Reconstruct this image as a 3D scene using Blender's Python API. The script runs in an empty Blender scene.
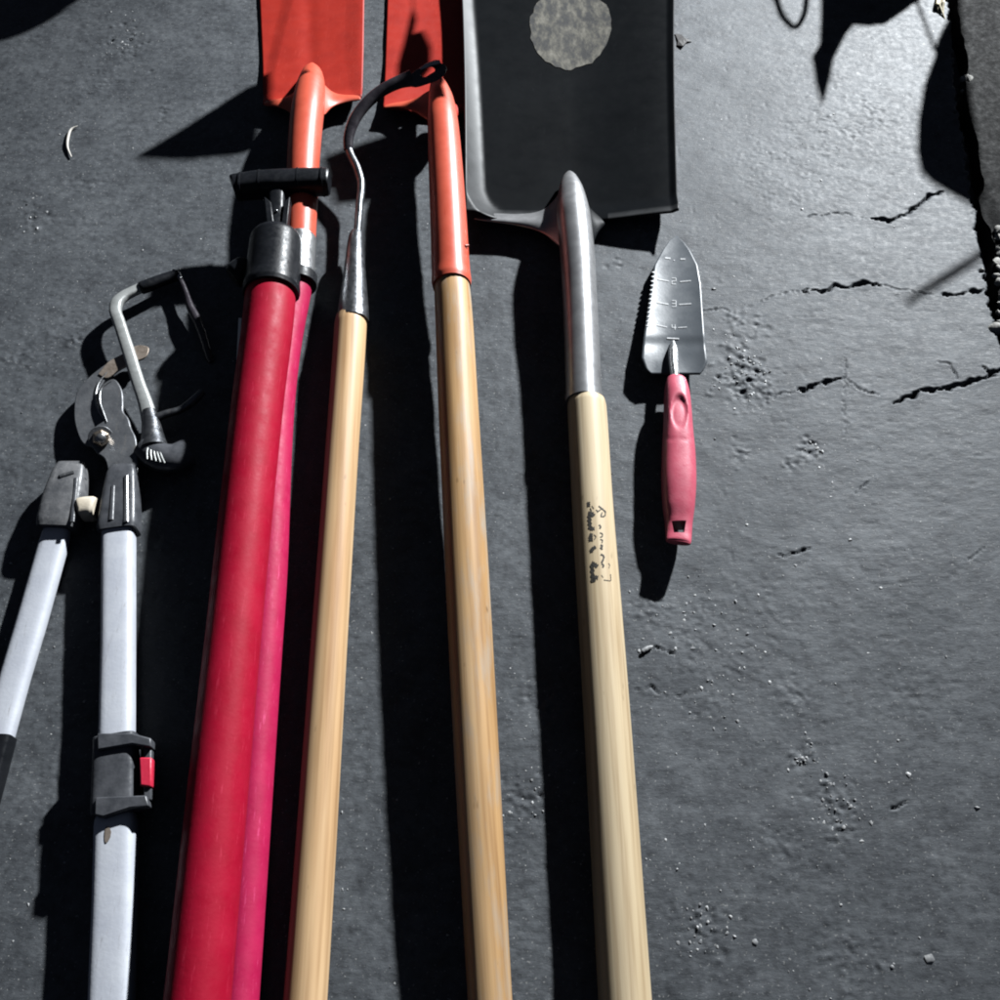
import bpy, bmesh, math, random
import numpy as np
from mathutils import Vector, Matrix

random.seed(7); rng = np.random.default_rng(11)
S = bpy.context.scene
COL = S.collection
R = math.radians

# ------------------------------------------------------------------ camera
H = 0.84; PITCH = R(59.5)                      # height above the ground, degrees below the horizon
CY = -H / math.tan(PITCH)
CAM = Vector((0, CY, H))
FWD = Vector((0, math.cos(PITCH), -math.sin(PITCH)))
UP = Vector((0, math.sin(PITCH), math.cos(PITCH)))
cd = bpy.data.cameras.new('camera'); cam = bpy.data.objects.new('camera', cd); COL.objects.link(cam)
cam.location = CAM; cam.rotation_euler = (math.pi/2 - PITCH, 0, 0)
cd.sensor_width = 36; cd.lens = 36; cd.clip_start = 0.01; cd.clip_end = 100
S.camera = cam
LDIR = Vector((1.14, 1.80, 1.0)).normalized()  # towards the lamp

def ray(px, py):
    return Vector(((px-500)/1000, 0, 0)) + UP*((500-py)/1000) + FWD
def P(px, py, z=0.0):
    d = ray(px, py); return CAM + d*((z-H)/d.z)
def depth(py, z=0.0):
    return (z-H)/ray(500, py).z
def rad(wpx, py, z):                            # radius of a round bar seen wpx wide
    return wpx*depth(py, z)/2000
def solve_caster(sx, sy, imgx):                 # the point that shades ground pixel (sx,sy) and is seen in column imgx
    a = P(sx, sy, 0); lo, hi = 0.0, 1.5
    def ix(t):
        p = a + LDIR*t - CAM
        return 500 + 1000*p.x/p.dot(FWD)
    for _ in range(50):
        m = (lo+hi)/2
        if ix(m) < imgx: lo = m
        else: hi = m
    return a + LDIR*lo

# ------------------------------------------------------------------ materials
def newmat(name):
    m = bpy.data.materials.new(name); m.use_nodes = True
    nt = m.node_tree; b = nt.nodes['Principled BSDF']
    return m, nt, b
def N(nt, t, **kw):
    n = nt.nodes.new(t)
    for k, v in kw.items(): setattr(n, k, v)
    return n
def ramp(nt, src, stops):
    r = N(nt, 'ShaderNodeValToRGB'); e = r.color_ramp.elements
    while len(e) < len(stops): e.new(0.5)
    for i, (p, c) in enumerate(stops):
        e[i].position = p; e[i].color = (*c, 1) if len(c) == 3 else c
    nt.links.new(src, r.inputs[0]); return r
def noise(nt, scale, detail=4, rough=0.55, vec=None, stretch=None, coord='Object'):
    n = N(nt, 'ShaderNodeTexNoise'); n.inputs['Scale'].default_value = scale
    n.inputs['Detail'].default_value = detail; n.inputs['Roughness'].default_value = rough
    tc = N(nt, 'ShaderNodeTexCoord')
    src = tc.outputs[coord]
    if stretch:
        mp = N(nt, 'ShaderNodeMapping'); mp.inputs['Scale'].default_value = stretch
        nt.links.new(src, mp.inputs[0]); src = mp.outputs[0]
    nt.links.new(src, n.inputs['Vector']); return n
def mixc(nt, fac, a, b, blend='MIX'):
    m = N(nt, 'ShaderNodeMix', data_type='RGBA', blend_type=blend)
    for s, v in ((m.inputs[0], fac), (m.inputs[6], a), (m.inputs[7], b)):
        if hasattr(v, 'is_output'): nt.links.new(v, s)
        else: s.default_value = v if not isinstance(v, tuple) else (*v, 1)
    return m.outputs[2]
def bump(nt, b, src, strength, dist):
    n = N(nt, 'ShaderNodeBump'); n.inputs['Strength'].default_value = strength; n.inputs['Distance'].default_value = dist
    nt.links.new(src, n.inputs['Height']); nt.links.new(n.outputs[0], b.inputs['Normal']); return n

def mottled(name, c1, c2, rough=0.4, scale=60, metal=0.0, spec=0.5, bmp=0.15, bscale=400, coat=0.0, scratch=None, rvar=0.12):
    """painted or bare surface with slight colour, gloss and surface variation"""
    m, nt, b = newmat(name)
    n = noise(nt, scale, 6, 0.6)
    r = ramp(nt, n.outputs[0], [(0.35, c1), (0.65, c2)])
    col = r.outputs[0]
    if scratch:
        s = noise(nt, 30, 8, 0.75, stretch=(12, 1.2, 12))
        sr = ramp(nt, s.outputs[0], [(0.58, (0, 0, 0)), (0.68, (1, 1, 1))])
        col = mixc(nt, sr.outputs[0], col, scratch)
    nt.links.new(col, b.inputs['Base Color'])
    rr = N(nt, 'ShaderNodeMapRange'); rr.inputs[1].default_value = 0.3; rr.inputs[2].default_value = 0.7
    rr.inputs[3].default_value = max(0.03, rough-rvar); rr.inputs[4].default_value = min(1, rough+rvar)
    n2 = noise(nt, scale*2.3, 5, 0.6); nt.links.new(n2.outputs[0], rr.inputs[0]); nt.links.new(rr.outputs[0], b.inputs['Roughness'])
    b.inputs['Metallic'].default_value = metal; b.inputs['Specular IOR Level'].default_value = spec
    b.inputs['Coat Weight'].default_value = coat; b.inputs['Coat Roughness'].default_value = 0.2
    n3 = noise(nt, bscale, 3, 0.5); bump(nt, b, n3.outputs[0], bmp, 0.001)
    return m

def wood(name, light, mid, dark, grey=None):
    m, nt, b = newmat(name)
    g1 = noise(nt, 1.0, 6, 0.6, stretch=(170, 4, 1), coord='UV')       # fine grain
    g2 = noise(nt, 1.0, 3, 0.5, stretch=(40, 2.2, 1), coord='UV')      # broad bands
    r1 = ramp(nt, g2.outputs[0], [(0.30, dark), (0.48, mid), (0.68, light)])
    r2 = ramp(nt, g1.outputs[0], [(0.32, (0.52, 0.43, 0.35)), (0.56, (1, 1, 1))])
    col = mixc(nt, 0.65, r1.outputs[0], r2.outputs[0], 'MULTIPLY')
    if grey:
        g3 = noise(nt, 1.0, 5, 0.65, stretch=(55, 9, 1), coord='UV')
        r3 = ramp(nt, g3.outputs[0], [(0.50, (0, 0, 0)), (0.68, (0.75, 0.75, 0.75))])
        col = mixc(nt, r3.outputs[0], col, grey)
    # small dark nicks and knots
    k = noise(nt, 1.0, 2, 0.5, stretch=(120, 34, 1), coord='UV')
    rk = ramp(nt, k.outputs[0], [(0.70, (0, 0, 0)), (0.78, (0.7, 0.7, 0.7))])
    col = mixc(nt, rk.outputs[0], col, tuple(x*0.45 for x in dark))
    nt.links.new(col, b.inputs['Base Color'])
    b.inputs['Roughness'].default_value = 0.5; b.inputs['Specular IOR Level'].default_value = 0.4
    bump(nt, b, g1.outputs[0], 0.25, 0.0008)
    return m

M = {}
def ground_mat():
    m, nt, b = newmat('asphalt paint')
    n1 = noise(nt, 9, 6, 0.6); n2 = noise(nt, 130, 6, 0.65); n3 = noise(nt, 900, 3, 0.6)
    base = ramp(nt, n1.outputs[0], [(0.28, (0.064, 0.070, 0.078)), (0.5, (0.088, 0.095, 0.104)), (0.72, (0.112, 0.120, 0.130))])
    n0 = noise(nt, 34, 8, 0.7); dirt = ramp(nt, n0.outputs[0], [(0.36, (0.68, 0.68, 0.69)), (0.50, (0.98, 0.98, 0.98)), (0.66, (1.22, 1.21, 1.19))])
    v2 = ramp(nt, n2.outputs[0], [(0.28, (0.50, 0.50, 0.50)), (0.5, (0.95, 0.95, 0.95)), (0.74, (1.35, 1.35, 1.33))])
    col = mixc(nt, 0.8, base.outputs[0], v2.outputs[0], 'MULTIPLY')
    col = mixc(nt, 0.9, col, dirt.outputs[0], 'MULTIPLY')
    # pale grit worn through the coating
    vn = noise(nt, 420, 2, 0.5)
    vr = ramp(nt, vn.outputs[0], [(0.645, (0, 0, 0)), (0.73, (0.8, 0.8, 0.8))])
    col = mixc(nt, vr.outputs[0], col, (0.30, 0.30, 0.295))
    nt.links.new(col, b.inputs['Base Color'])
    rr = ramp(nt, n2.outputs[0], [(0.3, (0.52,)*3), (0.7, (0.72,)*3)]); nt.links.new(rr.outputs[0], b.inputs['Roughness'])
    b.inputs['Specular IOR Level'].default_value = 0.29
    ns = noise(nt, 1.0, 5, 0.6, stretch=(170, 420, 200))
    mm = N(nt, 'ShaderNodeMath', operation='MULTIPLY_ADD'); nt.links.new(n3.outputs[0], mm.inputs[0]); mm.inputs[1].default_value = 0.35
    nt.links.new(ns.outputs[0], mm.inputs[2])
    bump(nt, b, mm.outputs[0], 0.36, 0.0010)
    return m
M['ground'] = ground_mat()
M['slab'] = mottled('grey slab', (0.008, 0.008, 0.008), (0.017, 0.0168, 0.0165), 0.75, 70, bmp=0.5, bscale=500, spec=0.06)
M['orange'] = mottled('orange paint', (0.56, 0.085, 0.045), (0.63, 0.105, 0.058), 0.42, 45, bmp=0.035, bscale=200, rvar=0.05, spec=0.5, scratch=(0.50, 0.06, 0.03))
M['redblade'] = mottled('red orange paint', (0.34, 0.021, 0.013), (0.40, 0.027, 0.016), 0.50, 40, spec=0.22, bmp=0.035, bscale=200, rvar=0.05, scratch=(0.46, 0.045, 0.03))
M['crimson'] = mottled('red plastic', (0.34, 0.0035, 0.022), (0.40, 0.0055, 0.030), 0.55, 30, spec=0.2, bmp=0.12, bscale=300, scratch=(0.50, 0.026, 0.062))
M['magenta'] = mottled('crimson fibreglass', (0.42, 0.009, 0.064), (0.49, 0.013, 0.080), 0.55, 40, spec=0.3, bmp=0.12, bscale=300, scratch=(0.70, 0.07, 0.20))
M['blackplastic'] = mottled('black plastic', (0.007, 0.008, 0.010), (0.012, 0.013, 0.016), 0.40, 80, spec=0.20, bmp=0.10, bscale=500)
M['greyplastic'] = mottled('charcoal plastic', (0.050, 0.053, 0.060), (0.095, 0.098, 0.108), 0.38, 80, bmp=0.15, bscale=400)
M['blackpaint'] = mottled('black shovel paint', (0.0042, 0.0052, 0.0064), (0.0058, 0.0070, 0.0085), 0.46, 9, bmp=0.05, bscale=300, spec=0.05, rvar=0.03)
def worn_mat():
    m, nt, b = newmat('black paint worn at the rim')
    n = noise(nt, 9, 5, 0.6); n2 = noise(nt, 60, 8, 0.75, stretch=(1.5, 0.35, 1)); n3 = noise(nt, 55, 5, 0.6)
    c = ramp(nt, n.outputs[0], [(0.35, (0.0026, 0.0033, 0.0042)), (0.65, (0.0042, 0.0051, 0.0062))])
    sc = ramp(nt, n2.outputs[0], [(0.60, (0, 0, 0)), (0.72, (0.55, 0.55, 0.55))])
    col = mixc(nt, sc.outputs[0], c.outputs[0], (0.010, 0.0112, 0.0128))
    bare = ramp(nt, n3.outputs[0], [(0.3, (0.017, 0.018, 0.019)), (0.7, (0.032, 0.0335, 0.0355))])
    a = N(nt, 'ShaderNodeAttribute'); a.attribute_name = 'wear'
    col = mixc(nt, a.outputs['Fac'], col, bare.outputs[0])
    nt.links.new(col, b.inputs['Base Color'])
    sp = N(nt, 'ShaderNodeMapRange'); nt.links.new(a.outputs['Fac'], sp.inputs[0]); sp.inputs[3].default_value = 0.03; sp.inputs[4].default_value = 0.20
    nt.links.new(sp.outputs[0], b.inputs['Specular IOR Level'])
    rr = ramp(nt, n3.outputs[0], [(0.3, (0.42,)*3), (0.7, (0.50,)*3)]); nt.links.new(rr.outputs[0], b.inputs['Roughness'])
    return m
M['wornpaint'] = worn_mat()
M['steel'] = mottled('brushed steel', (0.36, 0.365, 0.37), (0.46, 0.465, 0.47), 0.36, 90, metal=0.9, bmp=0.12, bscale=500)
M['greysteel'] = mottled('grey shank steel', (0.24, 0.24, 0.245), (0.33, 0.33, 0.335), 0.38, 60, metal=0.55, bmp=0.03, bscale=250, rvar=0.03)
M['rimsteel'] = mottled('bare shovel rim', (0.075, 0.079, 0.083), (0.105, 0.11, 0.115), 0.50, 40, metal=0.0, spec=0.3, bmp=0.1, bscale=300)
M['bladesteel'] = mottled('lopper blade steel', (0.105, 0.110, 0.12), (0.165, 0.17, 0.18), 0.38, 60, metal=0.3, bmp=0.25, bscale=350, scratch=(0.24, 0.22, 0.20))
M['darksteel'] = mottled('dark tool steel', (0.10, 0.105, 0.115), (0.17, 0.175, 0.185), 0.36, 70, metal=0.85, bmp=0.2, bscale=350, scratch=(0.30, 0.29, 0.28))
M['blacksteel'] = mottled('black lacquered steel', (0.030, 0.026, 0.032), (0.050, 0.044, 0.052), 0.30, 70, metal=0.2, bmp=0.1, bscale=300)
M['whitetube'] = mottled('white painted tube', (0.52, 0.54, 0.60), (0.60, 0.62, 0.67), 0.42, 35, bmp=0.12, bscale=300, scratch=(0.40, 0.40, 0.42))
M['bumper'] = mottled('cream rubber', (0.60, 0.52, 0.40), (0.72, 0.64, 0.52), 0.6, 60)
M['palemetal'] = mottled('pale cast metal', (0.33, 0.34, 0.33), (0.42, 0.43, 0.42), 0.40, 80, metal=0.25, bmp=0.15, bscale=400)
M['brass'] = mottled('worn bolt', (0.42, 0.34, 0.26), (0.55, 0.48, 0.40), 0.3, 200, metal=0.9, bmp=0.3)
M['smokeplastic'] = mottled('smoky scuffed plastic', (0.085, 0.088, 0.095), (0.19, 0.19, 0.195), 0.40, 70, bmp=0.3, bscale=260, scratch=(0.30, 0.29, 0.28))
M['redbutton'] = mottled('red button plastic', (0.60, 0.025, 0.06), (0.68, 0.035, 0.08), 0.4, 50)
M['pinkplastic'] = mottled('pink plastic', (0.54, 0.090, 0.140), (0.60, 0.108, 0.160), 0.45, 60, bmp=0.12, bscale=600)
M['bluesteel'] = mottled('stainless trowel steel', (0.075, 0.085, 0.096), (0.092, 0.102, 0.114), 0.34, 12, metal=0.0, spec=0.35, bmp=0.06, bscale=300)
M['whitemark'] = mottled('white etched mark', (0.72, 0.74, 0.75), (0.82, 0.83, 0.84), 0.5, 90)
M['etch'] = mottled('faint etched line', (0.32, 0.33, 0.34), (0.60, 0.61, 0.62), 0.5, 700)
M['ink'] = mottled('black ink', (0.012, 0.011, 0.010), (0.05, 0.042, 0.032), 0.7, 900)
M['label'] = None
M['rust'] = mottled('brown tarnish', (0.25, 0.20, 0.16), (0.36, 0.30, 0.25), 0.5, 150, metal=0.5)
M['straw'] = mottled('dry straw', (0.42, 0.36, 0.22), (0.60, 0.53, 0.36), 0.7, 200)
M['twig'] = mottled('bleached twig', (0.55, 0.52, 0.47), (0.70, 0.66, 0.60), 0.7, 200)
M['leafbit'] = mottled('dark dead leaf', (0.030, 0.028, 0.027), (0.055, 0.05, 0.048), 0.7, 200)
M['leaf'] = mottled('weed leaf', (0.045, 0.075, 0.025), (0.070, 0.11, 0.04), 0.55, 60)  # used only by the added shadow casters above the top edge
M['grit'] = mottled('grit stones', (0.20, 0.205, 0.215), (0.50, 0.50, 0.49), 0.45, 160, bmp=0.3)
M['stone'] = mottled('pale rubble', (0.20, 0.195, 0.18), (0.40, 0.39, 0.36), 0.8, 150, bmp=0.6, bscale=300)
M['woodA'] = wood('pale ash wood', (0.70, 0.49, 0.285), (0.64, 0.42, 0.225), (0.50, 0.285, 0.135))
M['woodB'] = wood('weathered ash wood', (0.65, 0.44, 0.245), (0.56, 0.34, 0.155), (0.34, 0.185, 0.075), grey=(0.40, 0.35, 0.29))
M['woodC'] = wood('cream ash wood', (0.72, 0.59, 0.40), (0.64, 0.505, 0.32), (0.47, 0.335, 0.185))
def label_mat():
    m, nt, b = newmat('worn paper sticker')
    n = noise(nt, 1.0, 6, 0.65, stretch=(95, 42, 80)); n2 = noise(nt, 120, 4, 0.6)
    r = ramp(nt, n.outputs[0], [(0.41, (0.006, 0.006, 0.006)), (0.49, (0.036, 0.033, 0.025)), (0.56, (0.075, 0.069, 0.052)), (0.70, (0.15, 0.138, 0.112))])
    nt.links.new(r.outputs[0], b.inputs['Base Color']); b.inputs['Roughness'].default_value = 0.8
    bump(nt, b, n2.outputs[0], 0.4, 0.001)
    return m
M['label'] = label_mat()

# ------------------------------------------------------------------ object helpers
def thing(name, label, cat, loc, group=None):
    o = bpy.data.objects.new(name, None); COL.objects.link(o); o.location = loc
    o.empty_display_size = 0.02
    o['label'] = label; o['category'] = cat
    if group: o['group'] = group
    return o
def wloc(o):
    v = Vector(o.location)
    while o.parent: o = o.parent; v += Vector(o.location)
    return v
def obj(name, verts, faces, mat, parent=None, uv=None, smooth=40, bevel=0.0, solid=0.0, subsurf=0, origin=None, sol_off=-1):
    me = bpy.data.meshes.new(name)
    base = wloc(parent) if parent else (Vector(origin) if origin is not None else Vector((0, 0, 0)))
    me.from_pydata([tuple(Vector(v)-base) for v in verts], [], faces)
    bm = bmesh.new(); bm.from_mesh(me); 
    if solid == 0: bmesh.ops.recalc_face_normals(bm, faces=bm.faces)
    bm.to_mesh(me); bm.free()
    if uv is not None:
        l = me.uv_layers.new(name='UVMap')
        for lp in me.loops: l.data[lp.index].uv = uv[lp.vertex_index]
    me.materials.append(M[mat])
    o = bpy.data.objects.new(name, me); COL.objects.link(o)
    if parent: o.parent = parent
    else: o.location = base
    if solid:
        md = o.modifiers.new('thickness', 'SOLIDIFY'); md.thickness = solid; md.offset = sol_off
    if bevel:
        md = o.modifiers.new('bevel', 'BEVEL'); md.width = bevel; md.segments = 2; md.limit_method = 'ANGLE'; md.angle_limit = R(35)
    if subsurf:
        md = o.modifiers.new('sub', 'SUBSURF'); md.levels = subsurf; md.render_levels = subsurf
    if smooth:
        for p in me.polygons: p.use_smooth = True
        try: me.set_sharp_from_angle(angle=R(smooth))
        except Exception: pass
    return o

def sweep(pts, radii, seg=24, flat=None, cap=True, upv=None, sup=2.0):
    """tube along pts; flat = height/width ratio per point, sup = superellipse power. Returns verts, faces, uv (metres)"""
    pts = [Vector(p) for p in pts]; n = len(pts); V = []; F = []; UVs = []
    s = 0
    ref = Vector(upv) if upv else Vector((0, 0, 1))
    prevx = None
    for i, p in enumerate(pts):
        t = (pts[min(i+1, n-1)] - pts[max(i-1, 0)]).normalized()
        if i: s += (pts[i]-pts[i-1]).length
        if prevx is None:
            x = t.cross(ref)
            if x.length < 1e-3: x = t.cross(Vector((0, 1, 0)))
            x.normalize()
        else:
            x = prevx - t*prevx.dot(t); x.normalize()
        prevx = x; y = x.cross(t).normalized()
        r = radii[i] if hasattr(radii, '__len__') else radii
        f = 1.0 if flat is None else (flat[i] if hasattr(flat, '__len__') else flat)
        for k in range(seg):
            a = 2*math.pi*k/seg
            c, q = math.cos(a), math.sin(a)
            if sup != 2.0:
                c = math.copysign(abs(c)**(2/sup), c); q = math.copysign(abs(q)**(2/sup), q)
            V.append(p + x*(r*c) + y*(r*f*q)); UVs.append(((a if k <= seg/2 else 2*math.pi-a)*r, s))
    for i in range(n-1):
        for k in range(seg):
            k2 = (k+1) % seg
            F.append((i*seg+k, i*seg+k2, (i+1)*seg+k2, (i+1)*seg+k))
    if cap:
        F.append(tuple(range(seg))[::-1]); F.append(tuple((n-1)*seg+k for k in range(seg)))
    return V, F, UVs
def spline(pts, n):
    """smooth curve through tuples of any length (Hermite, spaced by the distance between points)"""
    A = np.array(pts, float); m = len(A); out = []
    T = np.concatenate([[0], np.cumsum(np.maximum(np.hypot(*(A[1:, :2]-A[:-1, :2]).T), 1e-6))])
    if m == 2: return [A[0]+(A[1]-A[0])*j/(n-1) for j in range(n)]
    D = np.zeros_like(A)
    for i in range(m):
        if 0 < i < m-1:
            a, b = T[i]-T[i-1], T[i+1]-T[i]
            p, q = (A[i]-A[i-1])/a, (A[i+1]-A[i])/b
            D[i] = (p*b + q*a)/(a+b)
            hm = np.where(p*q > 0, 2*p*q/np.where(p+q == 0, 1, p+q), 0)
            D[i][2:] = hm[2:]
        else:
            k = 0 if i == 0 else m-2; D[i] = (A[k+1]-A[k])/(T[k+1]-T[k])
    for j in range(n):
        u = j/(n-1)*(m-1); i = min(int(u), m-2); f = u-i; h = T[i+1]-T[i]
        out.append((2*f**3-3*f*f+1)*A[i] + (f**3-2*f*f+f)*h*D[i] + (3*f*f-2*f**3)*A[i+1] + (f**3-f*f)*h*D[i+1])
    return out
def lerp_rows(rows, n):
    A = np.array(rows, float); u = np.linspace(0, len(A)-1, n)
    return [[np.interp(x, range(len(A)), A[:, c]) for c in range(A.shape[1])] for x in u]
def bar(name, rows, mat, parent, seg=24, n=None, smoothpath=True, flat=None, sup=2.0, uvoff=0.0, **kw):
    """rows = (px, py, z of the axis, width in px)"""
    if n: rows = spline(rows, n) if smoothpath else lerp_rows(rows, n)
    pts = [P(r[0], r[1], r[2]) for r in rows]; rr = [rad(r[3], r[1], r[2]) for r in rows]
    V, F, U = sweep(pts, rr, seg, flat=flat, sup=sup)
    U = [(u+uvoff, v+uvoff*3) for u, v in U]
    return obj(name, V, F, mat, parent, uv=U, **kw)
def plate(name, outline, z, th, mat, parent, bevel=0.0006, tilt=None, **kw):
    """flat plate: pixel outline at height z (or z per point), th thick"""
    n = len(outline)
    top = [P(q[0], q[1], (q[2] if len(q) > 2 else z)) for q in outline]
    V = top + [v - Vector((0, 0, th)) for v in top]
    F = [tuple(range(n)), tuple(range(2*n-1, n-1, -1))] + [(i, i+n, (i+1) % n + n, (i+1) % n) for i in range(n)]
    return obj(name, V, F, mat, parent, bevel=bevel, smooth=30, **kw)
def smooth_outline(pts, n):
    return [tuple(p) for p in spline(list(pts)+[pts[0]], n+1)[:-1]]
def blob(c, r, seed, flat=0.6, sub=2, jit=0.25):
    bm = bmesh.new(); bmesh.ops.create_icosphere(bm, subdivisions=sub, radius=1)
    rr = random.Random(seed)
    ax = [rr.uniform(0.7, 1.3) for _ in range(3)]
    V = []
    for v in bm.verts:
        k = 1 + rr.uniform(-jit, jit)
        V.append(Vector(c) + Vector((v.co.x*r*ax[0]*k, v.co.y*r*ax[1]*k, v.co.z*r*ax[2]*flat*k)))
    F = [tuple(v.index for v in f.verts) for f in bm.faces]; bm.free()
    return V, F
class Acc:
    def __init__(s): s.V = []; s.F = []
    def add(s, V, F):
        o = len(s.V); s.V += list(V); s.F += [tuple(i+o for i in f) for f in F]

# ------------------------------------------------------------------ ground
def vnoise(X, Y, sx, sy, seed):
    g = np.random.default_rng(seed).random((256, 256))
    x = X/sx + 1000.3; y = Y/sy + 1000.7
    xi = np.floor(x).astype(int); yi = np.floor(y).astype(int); fx = x-xi; fy = y-yi
    fx = fx*fx*(3-2*fx); fy = fy*fy*(3-2*fy)
    a = g[yi % 256, xi % 256]; b = g[yi % 256, (xi+1) % 256]; c = g[(yi+1) % 256, xi % 256]; d = g[(yi+1) % 256, (xi+1) % 256]
    return (a*(1-fx)+b*fx)*(1-fy)+(c*(1-fx)+d*fx)*fy - 0.5
def axis(lo, hi, step, far):
    a = list(np.arange(lo, hi, step)); s = step; v = hi
    while v < far: a.append(v); s *= 1.6; v += s
    s = step; v = lo; pre = []
    while v > -far: s *= 1.6; v -= s; pre.append(v)
    return np.array(pre[::-1] + a)
def seg_dist(X, Y, a, b):
    dx, dy = b[0]-a[0], b[1]-a[1]; L2 = dx*dx+dy*dy
    t = np.clip(((X-a[0])*dx+(Y-a[1])*dy)/L2, 0, 1)
    return np.hypot(X-(a[0]+t*dx), Y-(a[1]+t*dy)), t
JOINT = [(938, -260), (944, -120), (950, -30), (953, 0), (958, 50), (963, 100), (971, 160), (979, 215), (987, 270), (996, 315), (1009, 365), (1024, 430), (1042, 520), (1062, 640), (1100, 850)]
CRACKS = [  # pixel polyline, half width px, depth m
    ([(872, 219), (890, 221), (905, 216), (918, 206), (930, 196), (945, 192)], 1.87, 0.006),
    ([(802, 291), (822, 290), (838, 286), (850, 287), (862, 283), (880, 285)], 1.80, 0.006),
    ([(940, 296), (955, 295), (970, 291), (986, 290)], 1.58, 0.005),
    ([(796, 391), (812, 387), (826, 383), (846, 376)], 1.66, 0.006),
    ([(892, 402), (910, 396), (925, 390), (945, 387), (962, 384), (980, 380), (996, 373), (1014, 366)], 2.45, 0.009),
    ([(880, 285), (900, 290), (922, 293), (940, 296)], 0.9, 0.0018),
    ([(760, 300), (780, 295), (802, 291)], 0.9, 0.0016),
    ([(770, 398), (784, 394), (796, 391)], 0.8, 0.0015),
    ([(840, 213), (858, 217), (872, 219)], 0.9, 0.0018),
    ([(846, 377), (862, 390), (885, 396)], 0.94, 0.002),
    ([(775, 556), (795, 553), (812, 548)], 1.30, 0.003),
    ([(853, 492), (862, 487), (872, 477)], 1.15, 0.003),
    ([(808, 216), (822, 216), (840, 213)], 0.94, 0.0025),
    ([(960, 565), (975, 556), (985, 548)], 0.94, 0.002),
    ([(845, 340), (845, 400), (844, 440)], 0.86, 0.0012),
    ([(940, 360), (952, 366), (956, 378)], 0.94, 0.002),
    ([(980, 366), (990, 372), (998, 378)], 1.30, 0.003),
    ([(695, 312), (715, 308), (735, 311)], 0.86, 0.0015),
    ([(892, 808), (900, 805), (908, 803)], 1.15, 0.003),
    ([(640, 655), (652, 648), (664, 650), (676, 652)], 1.15, 0.003),
    ([(630, 690), (650, 688), (668, 696), (690, 692)], 1.08, 0.002),
]
PITS = [  # px, py, spread px, count, size range m, amplitude
    (128, 42, 24, 22, (0.0016, 0.0036), 0.0030), (95, 85, 25, 12, (0.002, 0.004), 0.0014), (165, 108, 8, 5, (0.002, 0.004), 0.0022),
    (35, 215, 18, 16, (0.002, 0.004), 0.0016), (85, 185, 18, 8, (0.002, 0.004), 0.0012),
    (740, 372, 24, 70, (0.0020, 0.0046), 0.0022), (755, 390, 26, 40, (0.0018, 0.0036), 0.0018), (745, 325, 20, 16, (0.002, 0.004), 0.0018),
    (812, 450, 14, 14, (0.002, 0.004), 0.0020), (795, 462, 10, 8, (0.002, 0.004), 0.0016), (740, 452, 14, 8, (0.002, 0.003), 0.0014),
    (795, 700, 20, 14, (0.0016, 0.0032), 0.0014), (803, 756, 12, 22, (0.0015, 0.003), 0.0016), (830, 800, 24, 30, (0.0015, 0.0032), 0.0016),
    (842, 832, 14, 18, (0.0015, 0.003), 0.0016), (700, 930, 34, 34, (0.0015, 0.003), 0.0013), (780, 850, 30, 20, (0.0015, 0.003), 0.0012),
    (690, 625, 40, 24, (0.0018, 0.0036), 0.0008), (650, 605, 20, 14, (0.0015, 0.003), 0.0014), (720, 690, 40, 24, (0.0016, 0.0032), 0.0008),
    (850, 960, 40, 24, (0.0015, 0.003), 0.0013), (905, 690, 40, 14, (0.0015, 0.003), 0.0006), (760, 620, 60, 30, (0.0016, 0.0034), 0.0006),
    (520, 800, 26, 26, (0.0015, 0.0032), 0.0014), (540, 700, 24, 14, (0.0015, 0.003), 0.0013), (60, 800, 40, 16, (0.0015, 0.003), 0.0011), (30, 350, 40, 12, (0.0015, 0.003), 0.0012),
    (160, 545, 8, 7, (0.002, 0.0035), 0.0018), (75, 330, 16, 10, (0.0018, 0.0034), 0.0016), (805, 190, 60, 26, (0.002, 0.004), 0.0005), (770, 160, 60, 26, (0.002, 0.004), 0.0005),
    (615, 262, 6, 5, (0.002, 0.004), 0.002), (850, 120, 60, 20, (0.002, 0.004), 0.0012),
]
def inside_poly(X, Y, poly):
    ins = np.zeros(X.shape, bool); j = len(poly)-1
    for i in range(len(poly)):
        xi, yi = poly[i]; xj, yj = poly[j]
        c = ((yi > Y) != (yj > Y)) & (X < (xj-xi)*(Y-yi)/((yj-yi)+1e-12)+xi)
        ins ^= c; j = i
    return ins
JW = [P(*q) for q in JOINT]
def joint_x(Y):
    ys = [p.y for p in JW][::-1]; xs = [p.x for p in JW][::-1]
    return np.interp(Y, ys, xs)
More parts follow.
